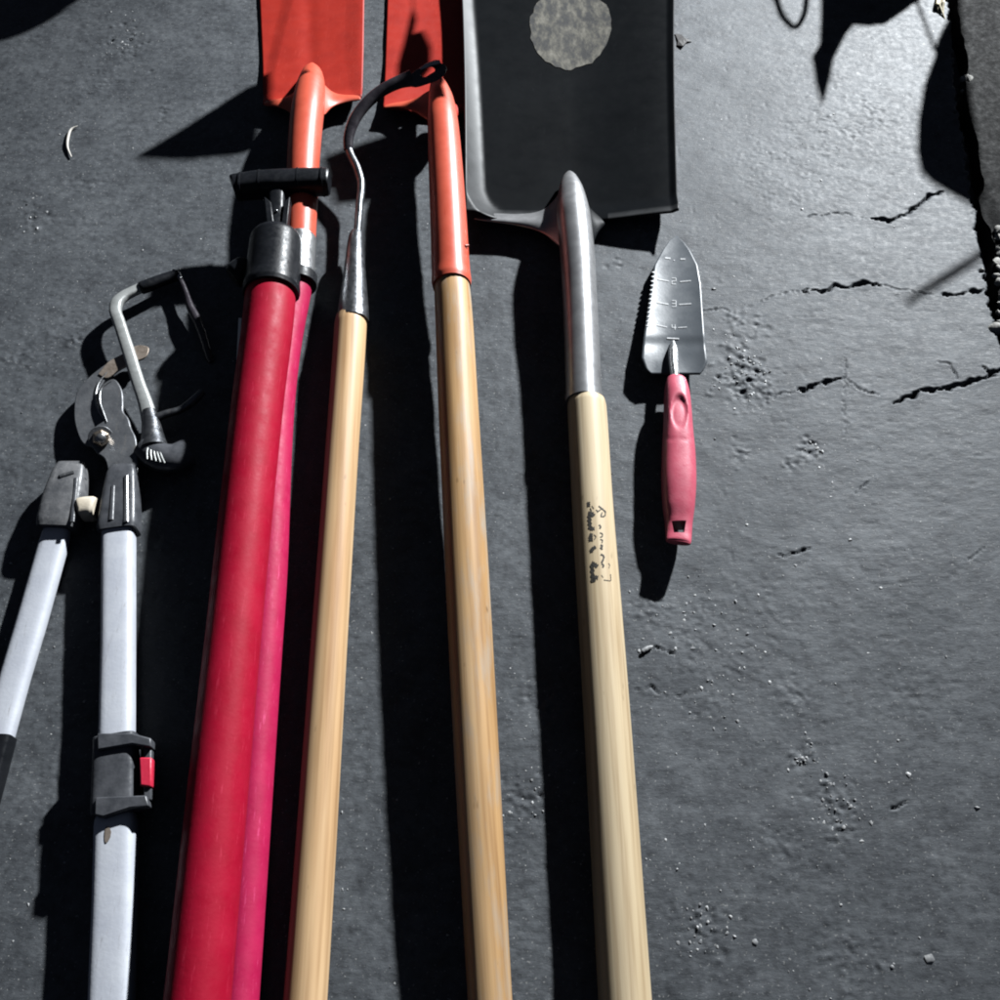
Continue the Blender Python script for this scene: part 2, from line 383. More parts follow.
def build_ground():
    xs = axis(-0.72, 0.72, 0.0016, 5); ys = axis(-0.46, 0.86, 0.0016, 5)
    X, Y = np.meshgrid(xs, ys)
    Z = 0.0016*vnoise(X, Y, 0.16, 0.13, 1) + 0.0009*vnoise(X, Y, 0.045, 0.035, 2) + 0.00040*vnoise(X, Y, 0.016, 0.011, 3)
    streak = np.clip(vnoise(X, Y, 0.2, 0.2, 9)+0.55, 0.15, 1)
    Z += 0.00028*streak*vnoise(X, Y, 0.014, 0.0042, 4) + 0.00027*streak*vnoise(X, Y, 0.0060, 0.0034, 5)
    lump = vnoise(X, Y, 0.0075, 0.006, 6); Z += 0.0016*np.clip(lump-0.34, 0, 1)
    pit = vnoise(X, Y, 0.0085, 0.007, 7); Z -= 0.0030*np.clip(pit-0.36, 0, 1)
    rr = random.Random(5)
    mask = np.zeros_like(Z)
    for px, py, sp, cnt, (r0, r1), amp in PITS:
        c = P(px, py); R_ = sp*depth(py)/1000; mask += min(1, amp/0.0018)*np.exp(-(((X-c.x)**2+((Y-c.y)/1.1)**2)/(0.8*R_)**2))
    mask = np.clip(mask*1.2*(0.75+vnoise(X, Y, .012, .010, 51)*1.6), 0, 1)
    Z += mask*(0.0012*vnoise(X, Y, .0052, .0040, 52) + 0.0014*vnoise(X, Y, .0031, .0026, 53))
    Z += 0.00019*vnoise(X, Y, .0042, .0030, 54)*(0.4+streak)
    for px, py, sp, cnt, (r0, r1), amp in PITS:
        for _ in range(cnt):
            a = rr.gauss(0, .55)*sp; b = rr.gauss(0, .55)*sp
            c = P(px+a, py+b); r = rr.uniform(r0, r1); s = rr.choice((-1, -1, 1))*rr.uniform(0.25, 0.6)*amp
            i0, i1 = np.searchsorted(xs, [c.x-3*r, c.x+3*r]); j0, j1 = np.searchsorted(ys, [c.y-3*r, c.y+3*r])
            if i1 <= i0 or j1 <= j0: continue
            e = rr.uniform(0.55, 1.0); th = rr.uniform(-0.5, 0.5)
            dx = X[j0:j1, i0:i1]-c.x; dy = Y[j0:j1, i0:i1]-c.y
            u = dx*math.cos(th)+dy*math.sin(th); w = (-dx*math.sin(th)+dy*math.cos(th))/e
            Z[j0:j1, i0:i1] += s*np.exp(-((u*u+w*w)/(r*r))**1.7)
    # cracks
    wob = vnoise(X, Y, 0.008, 0.008, 21)*0.0060 + vnoise(X, Y, 0.0036, 0.0036, 22)*0.0042
    wob2 = vnoise(X, Y, 0.008, 0.008, 23)*0.0060 + vnoise(X, Y, 0.0036, 0.0036, 24)*0.0042
    for line, hw, dep in CRACKS:
        W = [P(*q) for q in line]; h = hw*depth(line[0][1])/1000
        mnx, mxx = min(w.x for w in W)-.02, max(w.x for w in W)+.02; mny, mxy = min(w.y for w in W)-.02, max(w.y for w in W)+.02
        i0, i1 = np.searchsorted(xs, [mnx, mxx]); j0, j1 = np.searchsorted(ys, [mny, mxy])
        sx = X[j0:j1, i0:i1]+wob[j0:j1, i0:i1]*.85; sy = Y[j0:j1, i0:i1]+wob2[j0:j1, i0:i1]*.85
        h = h*(0.85+1.5*vnoise(X[j0:j1, i0:i1], Y[j0:j1, i0:i1], .008, .008, 55))
        D = np.full(sx.shape, 9.0); n = len(W)-1
        for k in range(n):
            d, t = seg_dist(sx, sy, W[k], W[k+1]); u = (k+t)/n
            taper = np.clip(np.minimum(u, 1-u)*8, 0.35, 1)
            D = np.minimum(D, d/taper)
        Z[j0:j1, i0:i1] -= dep*np.clip(1.25-D/h, 0, 1)**0.8 
        Z[j0:j1, i0:i1] += 0.0003*np.exp(-((D-2.4*h)/(1.5*h))**2)
    # joint itself, falling away under the slab on the right
    jx = joint_x(Y) + wob*1.2
    half = 0.0090 - 0.0035*np.clip((0.62-Y)/0.25, 0, 1) + 0.004*vnoise(Y*0, Y, 1, 0.05, 33)
    d = X-(jx-half)
    Z = np.where((d > 0) & (np.abs(Y) < 3), np.minimum(Z, -0.030*np.clip(d/0.004, 0, 1) + 0.004*vnoise(X, Y, .006, .006, 34)), Z)
    ny, nx = X.shape
    V = np.stack([X, Y, Z], -1).reshape(-1, 3).astype(np.float32)
    idx = np.arange(nx*ny).reshape(ny, nx)
    q = np.stack([idx[:-1, :-1], idx[:-1, 1:], idx[1:, 1:], idx[1:, :-1]], -1).reshape(-1, 4).astype(np.int32)
    me = bpy.data.meshes.new('ground'); me.vertices.add(len(V)); me.vertices.foreach_set('co', V.ravel())
    me.loops.add(q.size); me.loops.foreach_set('vertex_index', q.ravel())
    me.polygons.add(len(q)); me.polygons.foreach_set('loop_start', np.arange(0, q.size, 4, dtype=np.int32))
    me.polygons.foreach_set('use_smooth', np.ones(len(q), bool))
    me.update(calc_edges=True); me.materials.append(M['ground'])
    o = bpy.data.objects.new('ground', me); COL.objects.link(o); o['kind'] = 'structure'
    return xs, ys, Z
GX, GY, GZ = build_ground()
def gz(x, y):
    i = min(max(np.searchsorted(GX, x), 0), len(GX)-1); j = min(max(np.searchsorted(GY, y), 0), len(GY)-1)
    return float(GZ[j, i])

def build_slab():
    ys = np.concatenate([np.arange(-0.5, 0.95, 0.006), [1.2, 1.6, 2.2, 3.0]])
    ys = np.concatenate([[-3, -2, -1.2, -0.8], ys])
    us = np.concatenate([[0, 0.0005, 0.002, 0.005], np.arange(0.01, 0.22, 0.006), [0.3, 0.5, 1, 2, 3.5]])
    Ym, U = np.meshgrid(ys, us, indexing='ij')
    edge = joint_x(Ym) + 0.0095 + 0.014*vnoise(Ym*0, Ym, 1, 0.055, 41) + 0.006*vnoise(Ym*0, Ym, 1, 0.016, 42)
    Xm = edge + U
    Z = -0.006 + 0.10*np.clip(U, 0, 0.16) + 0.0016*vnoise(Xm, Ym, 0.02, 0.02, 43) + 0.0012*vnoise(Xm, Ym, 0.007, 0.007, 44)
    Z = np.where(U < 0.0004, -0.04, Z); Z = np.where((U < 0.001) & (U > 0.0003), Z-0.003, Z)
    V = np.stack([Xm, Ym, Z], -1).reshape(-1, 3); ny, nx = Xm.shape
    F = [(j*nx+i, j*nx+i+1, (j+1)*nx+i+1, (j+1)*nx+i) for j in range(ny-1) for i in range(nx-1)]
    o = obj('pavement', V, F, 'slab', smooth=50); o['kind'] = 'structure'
build_slab()

# ------------------------------------------------------------------ shovel blades
def ssm(a, b, x):
    t = min(max((x-a)/(b-a), 0), 1); return t*t*(3-2*t)
def make_blade(name, HL, HR, TL, TR, tipdir, tipround, prof, mat, parent, nu=60, nv=90, solid=0.0016, bow=0.0, curve=0.0):
    """u across (-1..1), v heel to tip; prof(u, v) = lift along the blade normal; curve bends the long axis upwards"""
    V = []; F = []
    ax = ((TL+TR)/2-(HL+HR)/2); nrm = (HR-HL).cross(ax).normalized()
    if nrm.z < 0: nrm = -nrm
    for j in range(nv):
        v = j/(nv-1)
        for i in range(nu):
            u = -1+2*i/(nu-1)
            a = HL.lerp(TL, v); b = HR.lerp(TR, v)
            w = 1 - bow*math.sin(math.pi*min(v*1.2, 1))
            p = a.lerp(b, (u*w+1)/2)
            p = p + ax.normalized()*(tipround*(1-u*u)*v**3) + nrm*(prof(u, v) - curve*math.sin(math.pi*v))
            V.append(p)
    for j in range(nv-1):
        for i in range(nu-1):
            F.append((j*nu+i, j*nu+i+1, (j+1)*nu+i+1, (j+1)*nu+i))
    return obj(name, V, F, mat, parent, smooth=60, solid=solid, sol_off=-1)

# ---- orange spade with crimson handle (under the red pump)
sp1 = thing('spade', 'orange square spade with crimson pole, beside the red tube with the black T-handle', 'spade', P(235, 1000, 0))
TL1 = P(251, -190, 0.0022); TR1 = P(367, -195, 0.0065)
HL1 = P(263, 104, 0.0140); HR1 = P(362, 99, 0.0150)
def prof1(u, v):
    au = abs(u)
    z = -0.0100*(1-v) + 0.0030*ssm(0.1, 1.0, u) - 0.0016*math.exp(-((u+.06)/0.16)**2)
    z += 0.0050*(1-ssm(0.0, 0.16, v))
    z += 0.005*(1-ssm(0.0, 0.03, v))*ssm(0.22, 0.36, au)                # turned-over tread at the heel
    return z
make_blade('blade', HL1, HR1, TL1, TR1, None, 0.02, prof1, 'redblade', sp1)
so = bar('socket', [(312, 66, 0.015, 7), (312, 76, 0.026, 22), (310, 92, 0.036, 30), (307, 115, 0.041, 33), (304, 150, 0.042, 32.5), (302, 200, 0.040, 31), (300.5, 241, 0.037, 30)], 'orange', sp1, n=48)
# webs that spread from the socket to the treads
def web(rows, mat, parent, name='tread_web', solid=0.0022):
    """rows of (px,py,z) strips, all the same length"""
    V = [P(*q) for r in rows for q in r]; n = len(rows[0]); F = []
    for j in range(len(rows)-1):
        for i in range(n-1): F.append((j*n+i, j*n+i+1, (j+1)*n+i+1, (j+1)*n+i))
    return obj(name, V, F, mat, parent, solid=solid, subsurf=2, smooth=60)
web([[(316, 74, .024), (330, 94, .016), (345, 96, .0150), (361, 96, .0155)],
     [(320, 92, .034), (329, 100, .022), (345, 99, .0180), (361.5, 98.5, .0175)],
     [(322, 124, .034), (328, 108, .022), (344, 103, .0155), (362, 101.5, .0155)]], 'orange', sp1)
web([[(306, 74, .022), (294, 94, .015), (280, 98, .0140), (264, 100, .0140)],
     [(302, 92, .031), (292, 102, .020), (279, 102, .0170), (263, 103, .0165)],
     [(298, 124, .031), (290, 112, .019), (278, 106, .0150), (263, 106, .0145)]], 'orange', sp1)
bar('ferrule', [(300.6, 239, 0.0371, 31), (298.2, 284, 0.0340, 31.5)], 'steel', sp1, n=8)
bar('collar_ring', [(298.4, 276, 0.0345, 37.5), (297.8, 286, 0.0338, 37.5)], 'blackplastic', sp1, n=4, bevel=0.001)
bar('handle', [(297.9, 282, 0.0340, 30), (291, 312, 0.030, 32), (268, 600, 0.0165, 35), (239, 1000, 0.0150, 40), (225, 1180, 0.015, 44)], 'magenta', sp1, n=60)

# ---- second spade: orange socket, weathered wooden handle
sp2 = thing('spade', 'orange spade with a weathered wooden handle, its blade tucked under the black shovel', 'spade', P(490, 1000, 0))
TL2 = P(394, -190, 0.0020); TR2 = P(455, -195, 0.0055)
HL2 = P(383, 108, 0.0135); HR2 = P(467.5, 112, 0.0125)
def prof2(u, v):
    au = abs(u)
    z = -0.0105*(1-v) + 0.0022*ssm(-0.1, 1.0, -u) + 0.002*ssm(0.2, 1, u) - 0.001
    z += 0.0050*(1-ssm(0.0, 0.14, v))
    z += 0.004*(1-ssm(0.0, 0.03, v))*ssm(0.22, 0.4, au)
    return z
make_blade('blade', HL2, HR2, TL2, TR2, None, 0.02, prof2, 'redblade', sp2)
bar('socket', [(437, 78, 0.026, 7), (438.5, 86, 0.036, 17), (441, 100, 0.045, 25), (443, 125, 0.051, 31), (445.5, 165, 0.052, 34), (448.5, 220, 0.050, 36.5), (451, 272, 0.0465, 38.5), (451.5, 281, 0.046, 40), (451.8, 286, 0.046, 38.5)], 'orange', sp2, n=60)
web([[(433, 84, .030), (418, 98, .020), (400, 101, .015), (384, 104, .015)],
     [(431, 100, .040), (416, 104, .024), (400, 104, .019), (383, 106, .018)],
     [(432, 128, .042), (418, 112, .024), (402, 107, .017), (383, 109, .016)]], 'orange', sp2)
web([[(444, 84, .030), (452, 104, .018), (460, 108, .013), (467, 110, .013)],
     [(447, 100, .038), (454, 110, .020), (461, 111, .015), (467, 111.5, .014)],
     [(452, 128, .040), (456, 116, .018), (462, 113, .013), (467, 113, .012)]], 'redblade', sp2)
bar('handle', [(451.8, 283, 0.0455, 35), (453, 301, 0.0450, 36.8), (458, 400, 0.0425, 39.8), (463.3, 500, 0.0402, 42), (468.5, 600, 0.0378, 44), (478, 780, 0.0336, 45), (490, 1000, 0.0285, 44.5), (500, 1160, 0.026, 46)], 'woodB', sp2, n=70, uvoff=0.37)
bar('rivet', [(465, 246, 0.059, 3.4), (468.5, 245.5, 0.058, 2.6)], 'orange', sp2, seg=12)

# ---- black square-mouth shovel
sh = thing('shovel', 'black square shovel with a worn round sticker on its blade and a cream wooden handle', 'shovel', P(625, 1000, 0))
HLs = P(466, 217, 0.024); HRs = P(677.5, 215.5, 0.018)
TLs = P(453, -170, 0.044); TRs = P(679, -172, 0.040)
def rimdist(u, v):
    """metres outside the rounded floor of the pan"""
    x = (u+1)*0.105; y = v*0.40
    lw = 0.0175-0.0080*min(v*2.0, 1); bw = 0.0105
    rad_ = 0.022
    cx = lw+rad_; cy = bw+rad_
    if u > 0.1: return bw-y
    if x < cx and y < cy: return math.hypot(cx-x, cy-y)-rad_
    return max(lw-x, bw-y)
def profs(u, v):
    au = abs(u); d = rimdist(u, v)
    t = min(max((d+0.004)/0.024, 0), 1)
    h = 0.0215*(t**1.35) if u < 0.1 else 0.008*(1-ssm(0.0, 0.045, v))
    if u < 0.1: h *= (1-0.35*v)*(1-0.25*math.exp(-((u+.02)/0.16)**2)) if v > .12 else (1-0.25*math.exp(-((u+.02)/0.16)**2))
    h += 0.003*ssm(0.93, 1.0, u)
    return h - 0.017*(1 if u < 0 else 1-0.6*ssm(0, 1, u)) + 0.005*au*au
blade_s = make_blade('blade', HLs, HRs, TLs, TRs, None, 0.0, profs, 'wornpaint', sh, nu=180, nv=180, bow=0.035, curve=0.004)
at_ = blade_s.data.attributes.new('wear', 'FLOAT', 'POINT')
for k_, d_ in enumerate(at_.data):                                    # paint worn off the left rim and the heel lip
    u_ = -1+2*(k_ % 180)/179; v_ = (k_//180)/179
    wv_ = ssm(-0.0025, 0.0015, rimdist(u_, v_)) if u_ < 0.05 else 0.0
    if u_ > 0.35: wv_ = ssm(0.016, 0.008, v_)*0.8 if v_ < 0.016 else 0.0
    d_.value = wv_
# steel socket and shank, open frog spreading onto the lip
bar('socket', [(569.5, 174, 0.016, 7), (570, 181, 0.024, 17), (571.5, 195, 0.031, 27), (574, 220, 0.036, 34), (577, 250, 0.036, 35), (580, 300, 0.033, 34.5), (584, 399, 0.0293, 36.2)], 'greysteel', sh, n=60)
web([[(568, 179, .020), (559, 191, .015), (549, 205, .0125), (538, 212, .012), (512, 213.5, .0125), (486, 211, .017)],
     [(568, 205, .036), (556, 214, .028), (546, 218.5, .024), (534, 220, .0225), (510, 220, .0225), (474, 217.8, .0235)],
     [(567, 258, .034), (551, 240, .022), (542, 232.5, .018), (530, 228.5, .017), (512, 225, .017), (468, 219.8, .021)]], 'greysteel', sh)
web([[(573, 179, .020), (580, 194, .015), (588, 208, .012), (600, 218, .011)],
     [(576, 205, .034), (584, 215, .024), (592, 222, .017), (604, 222, .0135)],
     [(590, 258, .030), (595, 240, .018), (599, 231, .012), (606, 225, .011)]], 'blackpaint', sh)
bar('ferrule_edge', [(583.9, 395, 0.0293, 37.4), (584.2, 402, 0.0292, 37.4)], 'greysteel', sh, n=4)
HROWS = [(586.5, 402, 0.0290, 37), (586.9, 408, 0.0288, 39), (592.2, 500, 0.0265, 41), (599, 600, 0.0245, 44), (602.5, 650, 0.0235, 45.2), (625, 1000, 0.0195, 53.5), (636, 1170, 0.0195, 58)]
hnd = bar('handle', HROWS, 'woodC', sh, n=80, seg=40, uvoff=0.11)
# worn stamp: marks projected onto the handle's skin
HP = spline(HROWS, 80); HPT = [(P(r[0], r[1], r[2]), rad(r[3], r[1], r[2])) for r in HP]
def on_handle(px, py, lift=0.00025):
    d = ray(px, py).normalized(); best = None
    k = min(range(len(HP)-1), key=lambda i: abs(HP[i][1]-py)+abs(HP[i+1][1]-py))
    a, r = HPT[k]; b, r2 = HPT[k+1]; ax = (b-a).normalized(); r = (r+r2)/2+lift
    o = CAM-a; dd = d-ax*d.dot(ax); oo = o-ax*o.dot(ax)
    A = dd.dot(dd); B = 2*dd.dot(oo); C = oo.dot(oo)-r*r; q = B*B-4*A*C
    t = (-B-math.sqrt(max(q, 0)))/(2*A); return CAM+d*t
def zt(x, y): return (560+x/8.333, 480+y/8.333)
def ribbon(acc, pts, w):
    pts = spline(pts, max(6, len(pts)*4)); n = len(pts)
    L = []
    for i in range(n):
        t = np.array(pts[min(i+1, n-1)])-np.array(pts[max(i-1, 0)]); t = t/(np.linalg.norm(t)+1e-9); nn = np.array((-t[1], t[0]))
        ww = w*(1.5 if w > 15 else 1.3)*(0.8+0.3*math.sin(i*2.1))
        L += [on_handle(*zt(*(pts[i]+nn*ww/2))), on_handle(*zt(*(pts[i]-nn*ww/2)))]
    acc.add(L, [(2*i, 2*i+1, 2*i+3, 2*i+2) for i in range(n-1)])
st = Acc()
for pts, w in [
    ([(238, 182), (240, 222)], 20), ([(252, 232), (264, 262)], 7), ([(266, 215), (282, 238)], 6),
    ([(236, 275), (262, 278), (284, 300)], 26), ([(246, 290), (248, 350), (254, 408)], 24), ([(250, 406), (288, 404)], 22),
    ([(246, 455), (272, 462)], 26), ([(256, 468), (258, 512)], 26), ([(282, 455), (300, 470), (286, 496)], 6),
    ([(256, 590), (270, 575), (298, 555)], 22), ([(262, 582), (266, 604)], 20),
    ([(262, 690), (288, 702), (314, 722)], 26), ([(268, 700), (272, 780), (274, 850)], 24), ([(280, 806), (318, 814)], 26), ([(278, 842), (296, 832)], 16),
    ([(322, 216), (346, 234), (382, 266)], 10), ([(380, 264), (372, 300), (344, 302), (352, 268)], 9), ([(310, 268), (346, 240)], 7), ([(300, 248), (322, 262)], 6),
    ([(326, 372), (340, 392), (330, 404)], 11), ([(332, 440), (352, 446), (352, 470), (334, 476)], 8), ([(336, 494), (354, 500), (350, 524)], 8),
    ([(338, 540), (354, 548), (340, 566), (356, 578)], 13), ([(340, 618), (364, 632), (358, 668), (346, 690)], 13), ([(348, 696), (364, 712), (356, 728)], 12),
    ([(404, 694), (414, 706), (408, 734)], 5), ([(422, 784), (426, 838)], 5), ([(366, 832), (420, 840)], 5), ([(346, 790), (360, 812)], 4)]:
    ribbon(st, pts, w)
obj('stamped_lettering', st.V, st.F, 'ink', sh, smooth=0)
# sticker: the disc follows the blade
def blade_point(u, v):
    ax = ((TLs+TRs)/2-(HLs+HRs)/2); nrm = (HRs-HLs).cross(ax).normalized()
    if nrm.z < 0: nrm = -nrm
    a = HLs.lerp(TLs, v); b = HRs.lerp(TRs, v); w = 1-0.035*math.sin(math.pi*min(v*1.2, 1))
    return a.lerp(b, (u*w+1)/2) + nrm*(profs(u, v)-0.004*math.sin(math.pi*v)), nrm
def proj(p):
    q = p-CAM; d = q.dot(FWD); return 500+1000*q.x/d, 500-1000*q.dot(UP)/d
best = min(((u/40, v/200) for u in range(-20, 21) for v in range(20, 200)), key=lambda uv: (proj(blade_point(*uv)[0])[0]-570)**2+(proj(blade_point(*uv)[0])[1]-27)**2)
wu = (HRs-HLs).length/2; wv = ((TLs+TRs)/2-(HLs+HRs)/2).length
def span(rv): return proj(blade_point(best[0], best[1]-rv*.0455/wv)[0])[1]-proj(blade_point(*best)[0])[1]
RV = 41.5/span(1.0)
V = []; F = []; nr, na = 8, 48; rs = 0.0455
rs *= 41.5/(proj(blade_point(best[0]+rs/wu, best[1])[0])[0]-proj(blade_point(*best)[0])[0]); RV *= .0455/rs
jr = random.Random(3); wob = [1+jr.uniform(-.045, .025) for _ in range(na)]
for i in range(nr+1):
    for k in range(na):
        r = rs*i/nr*(wob[k] if i >= nr-1 else 1); a = 2*math.pi*k/na
        p, nn = blade_point(best[0]+r*math.cos(a)/wu, best[1]+RV*r*math.sin(a)/wv); V.append(p+nn*0.0006)
for i in range(nr):
    for k in range(na): F.append((i*na+k, i*na+(k+1) % na, (i+1)*na+(k+1) % na, (i+1)*na+k))
obj('sticker', V, F, 'label', sh, smooth=60)

# ---- hook weeder with wooden handle
hk = thing('hook_weeder', 'wooden-handled weeder with a black curved hook reaching over an orange spade blade', 'weeder', P(305, 1000, 0))
bar('handle', [(351, 318, 0.0212, 30), (350.5, 327, 0.021, 32.3), (342, 450, 0.019, 33), (332, 600, 0.018, 35.5), (305.5, 1000, 0.0175, 43.5), (293, 1170, 0.0175, 46)], 'woodA', hk, n=60, uvoff=0.63)
bar('ferrule', [(356.5, 233, 0.0235, 12), (356, 237, 0.0235, 14.5), (355, 262, 0.023, 20), (354, 293, 0.022, 26.5), (353.4, 308, 0.0215, 30), (353, 322, 0.0215, 31.8)], 'darksteel', hk, n=30)
bar('rod', [(357, 238, 0.0235, 7.5), (359.5, 205, 0.025, 8), (361, 182, 0.027, 8.3), (357, 168, 0.030, 8.3), (350, 153, 0.033, 8), (348, 146, 0.035, 8)], 'darksteel', hk, n=40)
# the hook: a flat band rising off the rod, curving over and ending in a small eye
hook = spline([(348, 150, .035, 9), (348.5, 138, .040, 10.5), (354, 121, .047, 12), (366, 104, .054, 12.5), (382, 90.5, .060, 13), (398, 82.5, .064, 14), (412, 78, .066, 18)], 40)
V, F, U = sweep([P(*r[:3]) for r in hook], [rad(r[3], r[1], r[2]) for r in hook], 16, flat=0.6)
obj('hook', V, F, 'blacksteel', hk)
eye_out = smooth_outline([(404, 80), (416, 70), (428, 63), (438, 60), (441, 63), (446, 66), (446, 72), (440, 79), (428, 84), (412, 87)], 40)
eye_in = smooth_outline([(420, 75), (426, 69), (433, 67.5), (435, 70), (430, 74), (424, 77)], 40)
V = [P(x, y, .0680) for x, y in eye_out]+[P(x, y, .0680) for x, y in eye_in]+[P(x, y, .0635) for x, y in eye_out]+[P(x, y, .0635) for x, y in eye_in]
F = []
for i in range(40):
    j = (i+1) % 40
    F += [(i, j, 40+j, 40+i), (80+i, 120+i, 120+j, 80+j), (i, 80+i, 80+j, j), (40+i, 40+j, 120+j, 120+i)]
obj('hook_eye', V, F, 'blacksteel', hk, bevel=0.0008)
bar('hook_tip', [(420, 69, .070, 3), (430, 64, .071, 6), (440, 61.5, .071, 5)], 'steel', hk, seg=12, n=10, flat=0.35)

# ---- hand pump: red barrel, black collar and T-handle
pm = thing('hand_pump', 'long thick red tube with black end collar and T-shaped black handle', 'hand pump', P(198, 1000, 0))
bar('barrel', [(272, 270, 0.053, 48), (270, 300, 0.052, 50), (258, 400, 0.047, 51), (237, 600, 0.040, 54), (217, 800, 0.038, 60), (197.5, 1000, 0.037, 66), (180, 1170, 0.037, 71)], 'crimson', pm, n=60, seg=48)
bar('collar', [(276.5, 239, 0.0535, 48), (276.2, 242, 0.0535, 52), (274.5, 262, 0.0535, 53.5), (272.6, 281, 0.0532, 54), (271.4, 291, 0.0530, 57), (271.2, 295, 0.0530, 55)], 'blackplastic', pm, n=24, seg=48, smoothpath=False)
plate('sticker_strip', [(238.5, 318, .055), (241.5, 318, .060), (238, 380, .060), (235.5, 380, .055)], .06, 0.0006, 'whitemark', pm, bevel=0)
kn = bar('side_knob', [(249, 268, 0.0485, 22), (244, 270, 0.0475, 27), (237, 275, 0.0465, 27), (232.5, 278, 0.0460, 22)], 'blackplastic', pm, n=14)
bar('plunger_rod', [(277.5, 186, 0.0565, 19), (277, 214, 0.0550, 17), (276.5, 242, 0.0540, 22)], 'blackplastic', pm, n=12, sup=3.0)
th = bar('t_handle', [(234, 188, 0.0565, 22), (235.5, 187.5, 0.0565, 24.5), (258, 185, 0.0575, 26), (277, 184, 0.0585, 26.5), (305, 182.5, 0.0575, 26), (327.5, 182, 0.0565, 25), (329.5, 182, 0.0565, 22)], 'blackplastic', pm, n=44, flat=0.95, sup=3.0, seg=32, smoothpath=False)
for rx, ry, wd_ in ((240.5, 187, 26.4), (260, 185, 27.4), (298, 183, 27.4), (322, 182, 26.6)):
    bar('grip_rib', [(rx, ry, 0.0575, wd_), (rx+1.6, ry-0.1, 0.0575, wd_)], 'blackplastic', th, flat=0.95, sup=3.0, seg=32)
# gusset webs and locking pin under the T
plate('gusset', [(264, 196), (271, 202), (274, 224), (267, 226)], .0665, 0.012, 'blackplastic', pm, bevel=0.001)
plate('gusset', [(290, 196), (284, 202), (281, 224), (287, 226)], .0665, 0.012, 'blackplastic', pm, bevel=0.001)
V, F = blob(P(276.5, 211, 0.0650), 0.0022, 4, flat=1, jit=0.05); obj('locking_pin', V, F, 'steel', pm)

# ---- hand trowel
tr = thing('trowel', 'small hand trowel with marked steel blade and pink plastic handle', 'trowel', P(678, 460, 0))
outl = [(676.8, 236), (684, 242.5), (690, 250.5), (697.6, 265), (701, 284), (703.2, 316), (705.6, 348), (707.3, 361), (699.5, 374.5), (681, 376), (676, 372), (671, 372.5), (664, 375.5), (651, 373), (646, 369), (642, 358), (644, 337), (648, 310), (652, 284), (654.3, 265), (663.5, 249), (670, 240)]
def tz(px, py):
    v = (376-py)/140; cx = 675; wv_ = 31*(0.35+0.65*min(1, max(0, (py-236)/60)))
    u = (px-cx)/32.0
    return 0.0165 - 0.0095*v + 0.0050*u*u - 0.0015*ssm(0, 0.22, v)*(1-ssm(.22, .3, v)) - 0.004*(1-ssm(0.0, 0.20, v))*abs(u)
def blade_grid():
    V = []; F = []; nv, nu = 70, 28
    left = [(676.5, 236), (670, 240), (663.5, 249), (654.3, 265), (652, 284), (648, 310), (644, 337), (642, 358), (646, 369), (651, 373.5)]
    right = [(677, 236), (684, 242.5), (690, 250.5), (697.6, 265), (701, 284), (703.2, 316), (705.6, 348), (707.3, 361), (704, 369), (699.5, 374.5)]
    for j in range(nv):
        py = 236.2 + (374-236.2)*j/(nv-1)
        xl = np.interp(py, [q[1] for q in left], [q[0] for q in left]); xr = np.interp(py, [q[1] for q in right], [q[0] for q in right])
        for i in range(nu):
            px = xl+(xr-xl)*i/(nu-1); V.append(P(px, py, tz(px, py)))
    for j in range(nv-1):
        for i in range(nu-1): F.append((j*nu+i, j*nu+i+1, (j+1)*nu+i+1, (j+1)*nu+i))
    return V, F
V, F = blade_grid()
tb = obj('blade', V, F, 'bluesteel', tr, solid=0.0015, smooth=60, sol_off=1)
acc = Acc()
for k in range(13):                                                   # ground saw teeth on the near edge
    y = 272+k*4.45; x = 653.6-(y-272)*0.112-0.3
    z = tz(x, y)+0.0004
    V = [P(x-1.6, y, z), P(x+1.6, y-1.0, z), P(x+1.6, y+1.2, z), P(x-1.6, y, z-.0018), P(x+1.6, y-1.0, z-.0018), P(x+1.6, y+1.2, z-.0018)]
    acc.add(V, [(0, 1, 2), (3, 5, 4), (0, 3, 4, 1), (1, 4, 5, 2), (2, 5, 3, 0)])
obj('saw_teeth', acc.V, acc.F, 'whitemark', tb, smooth=0)
acc = Acc()
def mark(x0, y0, x1, y1, w):
    n = 6; V = []
    for i in range(n):
        t = i/(n-1); x = x0+(x1-x0)*t; y = y0+(y1-y0)*t
        V += [P(x, y-w/2, tz(x, y)+.0005), P(x, y+w/2, tz(x, y)+.0005)]
    acc.add(V, [(2*i, 2*i+1, 2*i+3, 2*i+2) for i in range(n-1)])
def vmark(x, y0, y1, w):
    V = [P(x-w/2, y0, tz(x, y0)+.0005), P(x+w/2, y0, tz(x, y0)+.0005), P(x+w/2, y1, tz(x, y1)+.0005), P(x-w/2, y1, tz(x, y1)+.0005)]
    acc.add(V, [(0, 1, 2, 3)])
ROWS = [([(665, 257.6, 670.5, 258.4, 1.5), (680.5, 259, 685.5, 259, 1.5), (673.6, 260.2, 674.8, 260.2, 1.0)], None),
        ([(657.5, 279, 669, 281, 1.1), (680, 281.6, 691, 280.6, 1.1)], (281, '2')), ([(657, 302.2, 668.5, 304.2, 1.1), (679, 304.4, 691.5, 303.6, 1.1)], (303.5, '3')),
        ([(657, 325, 667, 327, 1.0), (678, 327.6, 687, 327, 0.9)], (327, '4')), ([(667, 338, 679, 338.6, 1.2)], None)]
